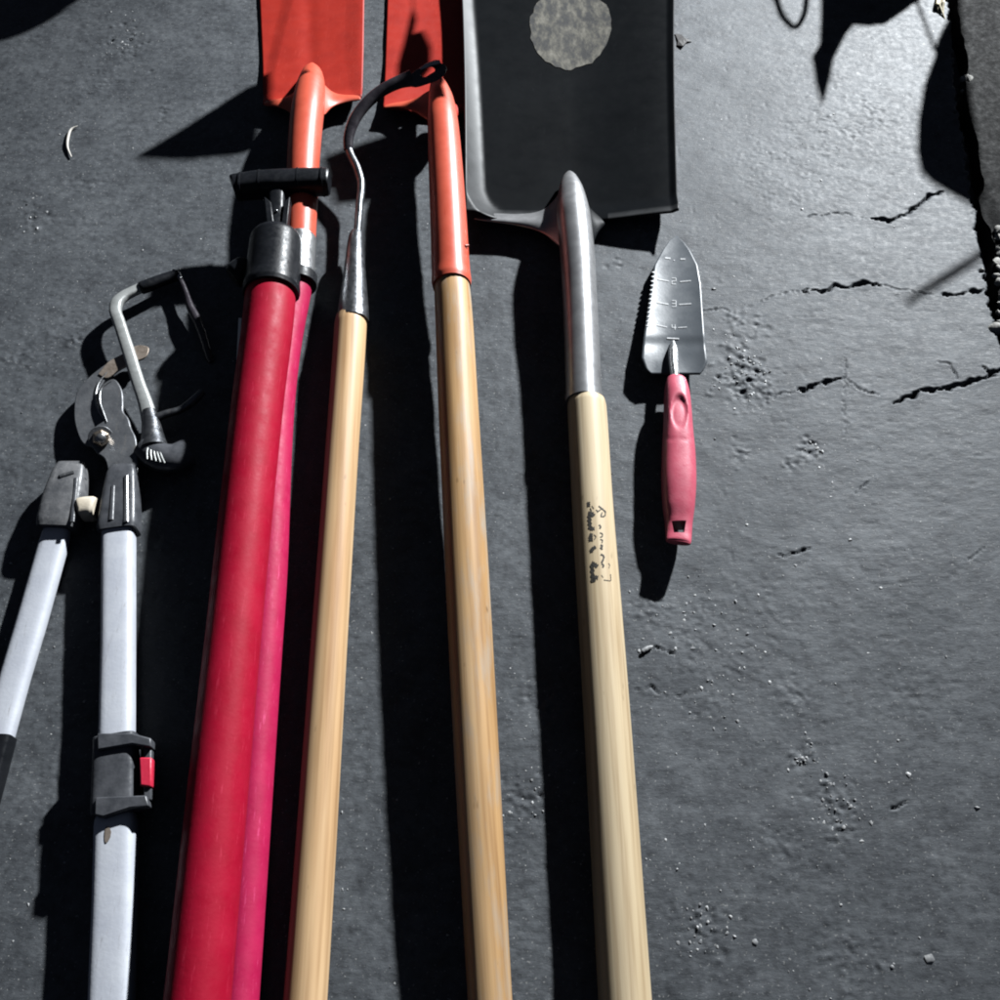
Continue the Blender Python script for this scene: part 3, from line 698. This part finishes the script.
for marks, fig in ROWS:
    acc = Acc()
    for a in marks: mark(*a)
    if fig:
        y, dgt = fig; x = 674; w = 0.7
        if dgt in '23':
            mark(x-2, y-3, x+2, y-3, w); mark(x-2, y, x+2, y, w); mark(x-2, y+3, x+2, y+3, w); vmark(x+2, y-3, y, w)
            vmark(x-2 if dgt == '2' else x+2, y, y+3, w)
        else:
            mark(x-2, y+.4, x+2.4, y+.4, w); vmark(x-2, y-2.6, y+.4, w); vmark(x+1, y-2.6, y+2.6, w)
    obj('depth_mark', acc.V, acc.F, 'etch', tb, smooth=0)
bar('tang', [(672.8, 342, 0.0148, 4), (673, 352, 0.0195, 9.5), (673.5, 364, 0.0225, 9), (675, 378, 0.0245, 8.5), (675.5, 392, 0.0235, 9)], 'steel', tr, n=30)
# handle: rounded-rectangle loft, dented for the thumb, pierced for hanging
rowsH = spline([(676, 378.5, 0.0225, 15, .95), (676, 381, 0.0225, 19.5, .95), (677, 396, 0.0235, 25.5, .95), (677.6, 412, 0.0235, 27.5, .95), (678, 430, 0.0225, 29.5, .9), (678.6, 455, 0.0215, 33.2, .82), (678.8, 480, 0.021, 34.4, .8), (678.6, 505, 0.0195, 32, .78), (678.6, 524, 0.0178, 27.3, .76), (678.6, 534, 0.0200, 26, .58), (678.6, 540, 0.0225, 25.2, .40), (678.6, 542, 0.0232, 24.5, .32), (678.6, 543, 0.0238, 22.5, .22)], 130)
V, F, U = sweep([P(*r[:3]) for r in rowsH], [rad(r[3], r[1], r[2]) for r in rowsH], 56, flat=[r[4] for r in rowsH], sup=2.5)
V2 = []
for v in V:
    px, py = proj(v); q = ((px-679.2)/8.6)**2+((py-411.5)/18.5)**2
    dz = 0
    if v.z > 0.022 and q < 1.25:
        dz = -0.0034*(1-ssm(0.45, 1.15, q))*(0.35+0.65*(1-ssm(-0.8, 0.9, (py-411.5)/18.5)))
    if v.z > 0.022:
        e = abs((py-437)-3.0*(1-((px-678)/14)**2)); dz -= 0.0007*max(0, 1-e/1.3)     # moulded line
    V2.append(v+Vector((0, 0, dz)))
hd = obj('handle', V2, F, 'pinkplastic', tr, smooth=50)
cut = plate('hole_cutter', [(671.8, 520.5), (686.3, 520.5), (684.3, 532.2), (674, 532.2)], 0.05, 0.06, 'pinkplastic', None, bevel=0)
# the cutter is projected at 5 cm; rebuild it vertical over the handle
cv = [P(x, y, 0.027) for x, y in [(671.8, 520.5), (686.3, 520.5), (684.3, 532.2), (674, 532.2)]]
for i in range(4):
    cut.data.vertices[i].co = cv[i]+Vector((0, 0, .03)); cut.data.vertices[i+4].co = cv[i]-Vector((0, 0, .05))
for m_ in list(cut.modifiers): cut.modifiers.remove(m_)
bo = hd.modifiers.new('hole', 'BOOLEAN'); bo.object = cut; bo.operation = 'DIFFERENCE'; bo.solver = 'EXACT'
bpy.context.view_layer.update()
dg = bpy.context.evaluated_depsgraph_get(); me2 = bpy.data.meshes.new_from_object(hd.evaluated_get(dg))
hd.modifiers.clear(); hd.data = me2; bpy.data.objects.remove(cut)
for p in me2.polygons: p.use_smooth = True
me2.set_sharp_from_angle(angle=R(40))
me2.materials.clear(); me2.materials.append(M['pinkplastic'])
#V, F, U = sweep([P(679.5, 491, 0.0284), P(679.5, 500, 0.0281)], [0.0044, 0.0040], 12, flat=0.16, sup=4); obj('emblem_pad', V, F, 'pinkplastic', hd, bevel=0.0004)

# ---- lopper
lp = thing('lopper', 'open lopper with grey hooked blades and two white tube handles, left of the red tube', 'lopper', P(112, 760, 0))
hb = smooth_outline([(112, 440), (100, 446), (84, 444), (76, 428), (74, 408), (77, 392), (88, 378), (100, 368), (112, 360), (126, 353), (140, 345.5), (147.5, 347.5), (146, 354), (134, 361), (120, 368), (108, 377), (100, 387), (97, 398), (101, 411), (110, 421), (117, 430)], 90)
plate('hook_blade', hb, 0.016, 0.0042, 'bladesteel', lp, bevel=0.0009)
plate('blade_tip', smooth_outline([(98, 374), (108, 362), (122, 354), (140, 345), (148.5, 347.5), (147, 355), (134, 361.5), (119, 369), (106, 378)], 40), 0.0172, 0.0014, 'rust', lp, bevel=0.0005)
cb = smooth_outline([(97, 392), (103, 384), (114, 379), (121, 388), (123, 404), (123, 411), (128, 418), (131, 428), (135, 436), (137, 452), (136, 474), (110, 474), (104, 458), (96, 452), (90, 440), (96, 426), (104, 420), (99, 408)], 80)
plate('cutting_blade', cb, 0.021, 0.0042, 'bladesteel', lp, bevel=0.0009)
lk = smooth_outline([(86, 440), (98, 446), (97, 456), (84, 462), (85, 474), (60, 474), (62, 462), (74, 452), (79, 440)], 50)
plate('link_arm', [(60, 476), (62, 466), (72, 462), (82, 466), (85, 478)], 0.020, 0.006, 'greyplastic', lp, bevel=0.001)
bar('cutting_edge_glint', [(107, 372, .0172, 1.0), (98, 384, .0172, 2.0), (95.5, 397, .0172, 2.0), (99, 411, .0172, 2.0), (106, 421, .0172, 1.2)], 'steel', lp, n=24, seg=10, flat=.5)  # bright strips laid in for the highlight along the blades' inner bevels
bar('cutting_edge_glint', [(112, 380, .0218, 0.8), (101.5, 388, .0218, 1.8), (99.5, 400, .0218, 1.8), (103, 412, .0218, 1.8), (107, 422, .0218, 1.0)], 'steel', lp, n=24, seg=10, flat=.5)
V, F, U = sweep([P(101, 438, 0.0195), P(101, 438, 0.0215)], [0.0120, 0.0120], 28); obj('washer', V, F, 'bladesteel', lp, bevel=0.0005)
V, F, U = sweep([P(101, 438, 0.020), P(101, 438, 0.0285), P(101, 438, 0.0305)], [0.0085, 0.0085, 0.0065], 6)
nt_ = obj('pivot_bolt', V, F, 'brass', lp, bevel=0.0008, smooth=30)
V, F, U = sweep([P(101, 438, 0.0300), P(101, 438, 0.0335), P(101, 438, 0.0345)], [0.0046, 0.0046, 0.003], 20); obj('bolt_end', V, F, 'steel', nt_)
def sq(name, rows, mat, parent, n=12, flat=0.7, sup=5.0, **kw): return bar(name, rows, mat, parent, n=n, seg=32, flat=flat, sup=sup, smoothpath=False, **kw)
s1 = sq('socket', [(124, 468, 0.0175, 23), (123, 474, 0.0175, 29), (121, 505, 0.0175, 36), (119.5, 528, 0.0175, 40), (119.3, 533, 0.0175, 38)], 'greyplastic', lp)
s2 = sq('socket', [(73, 466, 0.014, 27), (71, 474, 0.014, 33), (65, 500, 0.0135, 40), (60, 524, 0.0125, 41), (58.5, 530, 0.012, 38)], 'smokeplastic', lp)
for (a, s_) in (((126, 476, 126, 522), s1), ((113, 486, 111, 520), s1)):
    bar('socket_rib', [(a[0], a[1], 0.0285, 4), (a[2], a[3], 0.0305, 5.5)], 'steel' if a[0] == 126 else 'greyplastic', s_, n=6, flat=0.5, seg=12)
for (a, s_) in (((74, 472, 60, 476), s2), ((76, 478, 72, 522), s2)):
    bar('socket_rib', [(a[0], a[1], 0.0258, 4), (a[2], a[3], 0.0262, 5)], 'steel' if a[1] == 472 else 'greyplastic', s_, n=6, flat=0.5, seg=12)
bar('bumper', [(79, 511, 0.0185, 18), (82, 510, 0.0185, 23), (93, 509, 0.0185, 23), (97, 509, 0.0185, 20)], 'bumper', lp, n=14, sup=3.0)
h1 = sq('handle', [(119, 531, 0.0165, 31), (118.5, 640, 0.0165, 31.5), (117, 745, 0.0165, 33.5)], 'whitetube', lp, n=20, flat=0.75, sup=4)
h2 = sq('handle', [(57, 531, 0.0105, 26), (53.5, 545, 0.0095, 28.5), (31, 625, 0.0090, 29.5), (14.5, 680, 0.0090, 29.5), (-1.5, 738, 0.0090, 30)], 'whitetube', lp, n=20, flat=0.60, sup=3.2)
sq('handle_sleeve', [(-1.5, 737, 0.0095, 32), (-15, 787, 0.0095, 33), (-58, 940, 0.0095, 36)], 'blackplastic', h2, n=10)
sq('handle', [(117, 814, 0.0175, 36), (116.5, 822, 0.0175, 40), (115, 900, 0.0175, 41), (112, 1000, 0.0175, 43), (107, 1160, 0.0175, 46)], 'whitetube', lp, n=24, flat=0.75, sup=4)
cl = sq('length_clamp', [(117.5, 738, 0.0185, 42), (117, 772, 0.0185, 43), (116, 812, 0.0185, 44), (115.8, 816, 0.0185, 42)], 'greyplastic', lp, n=12, flat=0.8, bevel=0.0008)
plate('clamp_flange', [(97, 733), (132, 733), (151, 738), (151, 747), (132, 744), (97, 750)], 0.036, 0.016, 'greyplastic', cl, bevel=0.0012)
plate('clamp_flange', [(95, 797), (146, 795), (149, 806), (130, 808), (103, 817), (94, 815)], 0.036, 0.016, 'greyplastic', cl, bevel=0.0012)
plate('clamp_lever', [(143, 742), (151.5, 741), (151, 800), (143, 800)], 0.031, 0.012, 'greyplastic', cl, bevel=0.0012)
plate('lever_button', [(139, 757), (151.8, 757), (151.4, 787), (139.5, 786)], 0.0335, 0.013, 'redbutton', cl, bevel=0.0015)
plate('rust_mark', smooth_outline([(106, 826), (109, 827), (109, 840), (106, 843), (104.5, 834)], 14), 0.0300, 0.0003, 'rust', lp, bevel=0)

# ---- loop hand weeder lying over the lopper's blades
lw = thing('loop_weeder', 'bent metal loop tool with dark grip sleeve and fluted base, beside the lopper blades', 'weeder', P(165, 455, 0))
fr = spline([(151, 424, .016, 17), (146, 405, .017, 14.5), (139, 385, .018, 13), (128, 350, .019, 12.5), (119, 322, .020, 12), (115.5, 311, .0195, 12), (117, 303, .019, 12), (123, 297, .018, 11.5), (132, 292, .017, 11), (144, 286.5, .016, 10.5)], 70)
V, F, U = sweep([P(*r[:3]) for r in fr], [rad(r[3], r[1], r[2]) for r in fr], 16, flat=0.75, sup=3)
obj('frame', V, F, 'palemetal', lw)
bar('sleeve', [(140, 288.5, .0165, 10.5), (141.5, 288, .0165, 13), (160, 281, .0145, 12.5), (178, 275, .0125, 11), (180, 274.5, .0125, 8)], 'blackplastic', lw, n=16, seg=18)
bar('sleeve_tip', [(173, 270, .016, 3), (178, 274, .0145, 5), (180, 279, .0135, 5)], 'steel', lw, n=8, seg=12)
bar('wire', [(179, 276, .0125, 5.5), (187, 296, .0125, 6), (190, 306, .012, 8), (197, 320, .012, 9), (205, 342, .010, 8), (209, 356, .005, 7), (211, 362, .002, 6)], 'blacksteel', lw, n=40, seg=14)
bar('side_prong', [(153, 419, .018, 9), (166, 414, .017, 8), (180, 410, .015, 8), (192, 402, .013, 9), (202, 392, .011, 8)], 'darksteel', lw, n=20, seg=14)
bar('base_neck', [(149, 412, .0165, 14.5), (151, 424, .0165, 18), (153, 440, .0165, 24), (154, 450, .0165, 29)], 'darksteel', lw, n=16)
V, F, U = sweep([P(*r[:3]) for r in spline([(146, 446, .017), (158, 456, .018), (174, 458, .017), (189, 452, .015)], 40)],
                [0.0150-0.0000*i for i in range(40)], 28, flat=0.72)
base = obj('fluted_base', V, F, 'greyplastic', lw)
for k in range(5):
    bar('flute', [(150+2.2*k, 443+k*.5, .0260, 1.5), (147+3.4*k, 450+k*1.1, .0285, 2.0), (147+4.4*k, 459+k*1.0, .0285, 1.6)], 'palemetal', base, n=10, seg=8, flat=.5)

# ------------------------------------------------------------------ small things on the ground
def simple(name, label, cat, V, F, mat, group=None, **kw):
    c = sum((Vector(v) for v in V), Vector())/len(V); c.z = min(v[2] for v in V)
    o = obj(name, V, F, mat, origin=c, **kw); o['label'] = label; o['category'] = cat
    if group: o['group'] = group
    return o
tw = spline([(78, 126), (71.5, 129), (68, 138), (67.5, 147), (71.5, 157)], 20)
V, F, U = sweep([P(x, y, gz(P(x, y).x, P(x, y).y)+.0022) for x, y in tw], [0.0007+0.0009*math.sin(math.pi*i/19) for i in range(20)], 10)
simple('twig', 'tiny bleached curl of twig alone on the bare ground, left of the orange blades', 'twig', V, F, 'twig')
acc = Acc()
rr = random.Random(12)
for k in range(7):
    x0 = 941+rr.uniform(-3, 3); pts = [P(x0+rr.uniform(-4, 4), -14+rr.uniform(-8, 4), .001), P(x0+rr.uniform(-3, 3), 2+rr.uniform(-4, 4), .005), P(x0+rr.uniform(-3, 4), 12+rr.uniform(-3, 8), .000)]
    V, F, U = sweep(pts, [0.0012, 0.0022, 0.0006], 6); acc.add(V, F)
simple('straw_wisp', 'wisp of dry yellow straw caught in the crack at the top', 'straw', acc.V, acc.F, 'straw', smooth=0)
lf = [(675, 33.5), (681, 34.5), (684, 37), (692, 41), (687, 41.5), (683, 46), (677, 45), (678, 40)]
simple('leaf_scrap', 'dark torn leaf scrap lying beside the black shovel blade', 'leaf', *(lambda n: ([P(x, y, gz(P(x, y).x, P(x, y).y)+.0012+.002*((i % 3)/2)) for i, (x, y) in enumerate(lf)]+[P(x, y, gz(P(x, y).x, P(x, y).y)+.0006+.002*((i % 3)/2)) for i, (x, y) in enumerate(lf)],
       [tuple(range(n)), tuple(range(2*n-1, n-1, -1))]+[(i, i+n, (i+1) % n+n, (i+1) % n) for i in range(n)]))(len(lf)), 'leafbit', smooth=0)
ch = spline([(641, 652), (646, 649), (653, 646)], 10)
V, F, U = sweep([P(x, y, gz(P(x, y).x, P(x, y).y)+.0016) for x, y in ch], [0.0006, .0015, .002, .002, .0022, .002, .002, .0018, .0014, .0006], 8, flat=.5)
simple('wood_chip', 'small grey wood chip on the ground right of the cream shovel handle', 'chip', V, F, 'grit')
# rubble inside the joint
for k, (x, y, r, z, lab) in enumerate([(969, 78, .0055, -.006, 'two-lobed pale stone lodged in the crack near the top, largest of the crack stones'),
                                   (951, 81, .0042, -.009, 'small grey stone at the left lip of the crack hollow'),
                                   (963, 91, .0032, -.009, 'tiny stone just below the pale two-lobed stone in the crack'),
                                   (945, 63, .0040, -.008, 'grey stone in the hollow under the straw wisp'),
                                   (982, 270, .0026, -.002, 'bright pebble sitting in the crack beside the short side crack')]):
    V, F = blob(P(x, y, z), r, 40+k, flat=.7)
    if k == 0:
        A = Acc(); A.add(V, F); V, F = blob(P(x-6, y+1, z), r*.8, 61, flat=.7); A.add(V, F); V, F = A.V, A.F
    simple('stone', lab, 'stone', V, F, 'stone', group='stones lodged in the crack', smooth=50)
A = Acc()
for k in range(14):
    x = 995+rr.uniform(-2.5, 8); y = 232+k*7.5+rr.uniform(-3, 3)
    V, F = blob(P(x+ (y-232)*.03, y, -.004+rr.uniform(-.002, .003)), rr.uniform(.004, .009), 80+k, flat=.6); A.add(V, F)
o = simple('rubble', 'pale crumbled concrete along the right edge of the crack', 'rubble', A.V, A.F, 'stone', smooth=50); o['kind'] = 'stuff'
# loose grit
A = Acc()
tet = None
def grain(px, py, r, seed):
    p = P(px, py); V, F = blob(Vector((p.x, p.y, gz(p.x, p.y)-r*0.05)), r, seed, flat=.6, sub=1, jit=.35); A.add(V, F)
for k in range(900):
    px = rr.uniform(0, 1000); py = rr.uniform(0, 1000)
    if px > 935: continue
    grain(px, py, rr.choice((.0004, .0005, .0006, .0007, .0008, .0011)), k)
for (cx, cy, s, c) in ((740, 372, 26, 60), (803, 756, 14, 26), (835, 810, 26, 40), (700, 930, 30, 26), (720, 680, 50, 40), (128, 42, 24, 26), (35, 215, 20, 12), (520, 800, 26, 18), (690, 620, 40, 26), (812, 450, 14, 10)):
    for k in range(c): grain(cx+rr.gauss(0, .6)*s, cy+rr.gauss(0, .6)*s, rr.uniform(.0006, .0017), 500+k)
for x, y, r in ((821, 180, .0018), (802, 209, .0018), (714, 289, .0022), (908, 774, .0022), (827, 774, .0022), (770, 682, .0016), (946, 657, .0015), (977, 808, .0024), (898, 740, .0014), (640, 365, .0014), (892, 967, .002), (755, 942, .0026), (700, 905, .0022), (930, 960, .0035), (795, 565, .002), (600, 375, .0015), (850, 540, .0018), (880, 588, .0016)):
    grain(x, y, r, int(x))
g = obj('grit', A.V, A.F, 'grit', smooth=50); g['kind'] = 'stuff'; g['label'] = 'loose pale grit scattered over the dark ground'; g['category'] = 'grit'

# ------------------------------------------------------------------ beyond the frame: unseen objects added to throw the shadows along the top edge
def from_shadow(px, py, z): a = P(px, py, 0); return a + (LDIR*4.6-a)*(z/(LDIR.z*4.6))
wd = thing('shadow_weed', 'leafy weed added unseen above the top edge to throw the ragged shadow left of the crack', 'added shadow caster', P(930, -190, 0))  # added caster, its parts worked back from the shadows they should throw
def caster_leaf_mesh(shadow_outline, z0, zslope):
    V = []; n = len(shadow_outline)
    for x, y in shadow_outline: V.append(from_shadow(x, y, z0 + zslope*(-y)))
    return V, [tuple(range(n))]
def leaf(poly, z, par):
    V, F = caster_leaf_mesh(poly, z, 0); obj('leaf', V, F, 'leaf', par, solid=.0008, smooth=40)  # leaf cut to a wanted shadow outline, added only to cast it
leaf([(818, -60), (821, 5), (819, 45), (811, 58), (815, 85), (822, 107), (828, 85), (833, 60), (845, 36), (856, 22), (850, -60)], .105, wd)
leaf([(845, -70), (850, 26), (868, 27), (884, 25), (902, 13), (924, -3), (950, -60)], .100, wd)
leaf([(958, -60), (952, 10), (937, 40), (934, 58), (924, 84), (918, 120), (917, 150), (921, 172), (933, 184), (950, 194), (985, 214), (984, 150), (970, 60)], .125, wd)
lo = spline([(772, -40), (777, 2), (785, 20), (795, 28), (803, 17), (807, -5), (812, -40)], 30)
V, F, U = sweep([from_shadow(x, y, .08) for x, y in lo], 0.0036, 10, flat=.8); obj('caster_stem', V, F, 'leaf', wd)
V, F, U = sweep([from_shadow(1010, 238, .15), from_shadow(985, 252, .15), from_shadow(945, 278, .15), from_shadow(908, 302, .15)], [.004, .004, .0045, .003], 10); obj('caster_stem', V, F, 'leaf', wd)
V, F, U = sweep([wd.location+Vector((0, 0, -.01)), from_shadow(900, -40, .09), from_shadow(1010, 238, .15)], .002, 8); obj('caster_stem', V, F, 'leaf', wd)
w2 = thing('shadow_weed', 'broad weed added unseen above the top edge, its pointed leaf made to shade ground left of an orange blade', 'added shadow caster', P(420, -330, 0))  # made-up caster for the dark shapes around the orange blades
A = Acc()
def leaf(poly, z, par):
    V, F = caster_leaf_mesh(poly, z, 0); obj('leaf', V, F, 'leaf', par, solid=.0008, smooth=40)
leaf([(134, 158), (190, 124), (246, 88), (266, 80), (264, 100), (260, 122), (258, 148), (236, 155), (186, 160)], .120, w2)
leaf([(392, 92), (395, 68), (402, 44), (411, 8), (415, 22), (412, 36), (422, 33), (430, 48), (430, 70), (418, 86)], .110, w2)
leaf([(322, 158), (345, 150), (408, 126.5), (400, 150), (385, 175), (380, 200), (335, 205)], .135, w2)
for q, q2, r in (((264, 84, .120), (283, 10, .14), .0010), ((411, 10, .110), (406, -30, .12), .0008), ((345, 151, .135), (345, 60, .16), .0008)):
    V, F, U = sweep([from_shadow(*q), from_shadow(*q2), from_shadow(q2[0]+4, -60, q2[2]+.01), wloc(w2)+Vector((0, 0, .08)), wloc(w2)], r, 8); obj('caster_stem', V, F, 'leaf', w2)
_g = P(29, 29)+Vector((-.083, .088, 0)); _c = _g+(LDIR*4.6-_g)*(.134/(LDIR.z*4.6))
bk = thing('shadow_bucket', 'black bucket added unseen beyond the top left corner to shade it', 'shadow_bucket', _c.xy.to_3d())  # invented object, placed so its rim shadow darkens the corner
bz = wloc(bk)
ring = [(0.085, 0), (0.11, 0.125), (0.117, 0.128), (0.117, 0.134), (0.107, 0.134), (0.082, 0.006)]
V = []; F = []
for r, z in ring:
    for k in range(48): V.append(bz+Vector((r*math.cos(k*math.pi/24), r*math.sin(k*math.pi/24), z)))
for i in range(len(ring)-1):
    for k in range(48): F.append((i*48+k, i*48+(k+1) % 48, (i+1)*48+(k+1) % 48, (i+1)*48+k))
F.append(tuple(range(5*48, 6*48))); F.append(tuple(range(48)))
obj('shell', V, F, 'blackplastic', bk)

# ------------------------------------------------------------------ light
ld = bpy.data.lights.new('yard_lamp', 'SPOT'); lo_ = bpy.data.objects.new('yard_lamp', ld); COL.objects.link(lo_)
LPOS = LDIR*4.6; lo_.location = LPOS
aim = Vector((0.10, 0.46, 0))
lo_.rotation_euler = (aim-LPOS).to_track_quat('-Z', 'Y').to_euler()
ld.energy = 2500; ld.spot_size = R(31); ld.spot_blend = 1.0; ld.shadow_soft_size = 0.07; ld.color = (0.93, 0.97, 1.0)
w = bpy.data.worlds.new('World'); S.world = w; w.use_nodes = True
bg = w.node_tree.nodes['Background']; bg.inputs[0].default_value = (0.55, 0.68, 1.0, 1); bg.inputs[1].default_value = 0.032

S.view_settings.view_transform = 'Standard'; S.view_settings.look = 'None'
S.view_settings.exposure = 0; S.view_settings.gamma = 1; S.view_settings.use_curve_mapping = False
S.cycles.use_denoising = True
S.cycles.diffuse_bounces = 0; S.cycles.glossy_bounces = 2
S.cycles.filter_width = 2.0
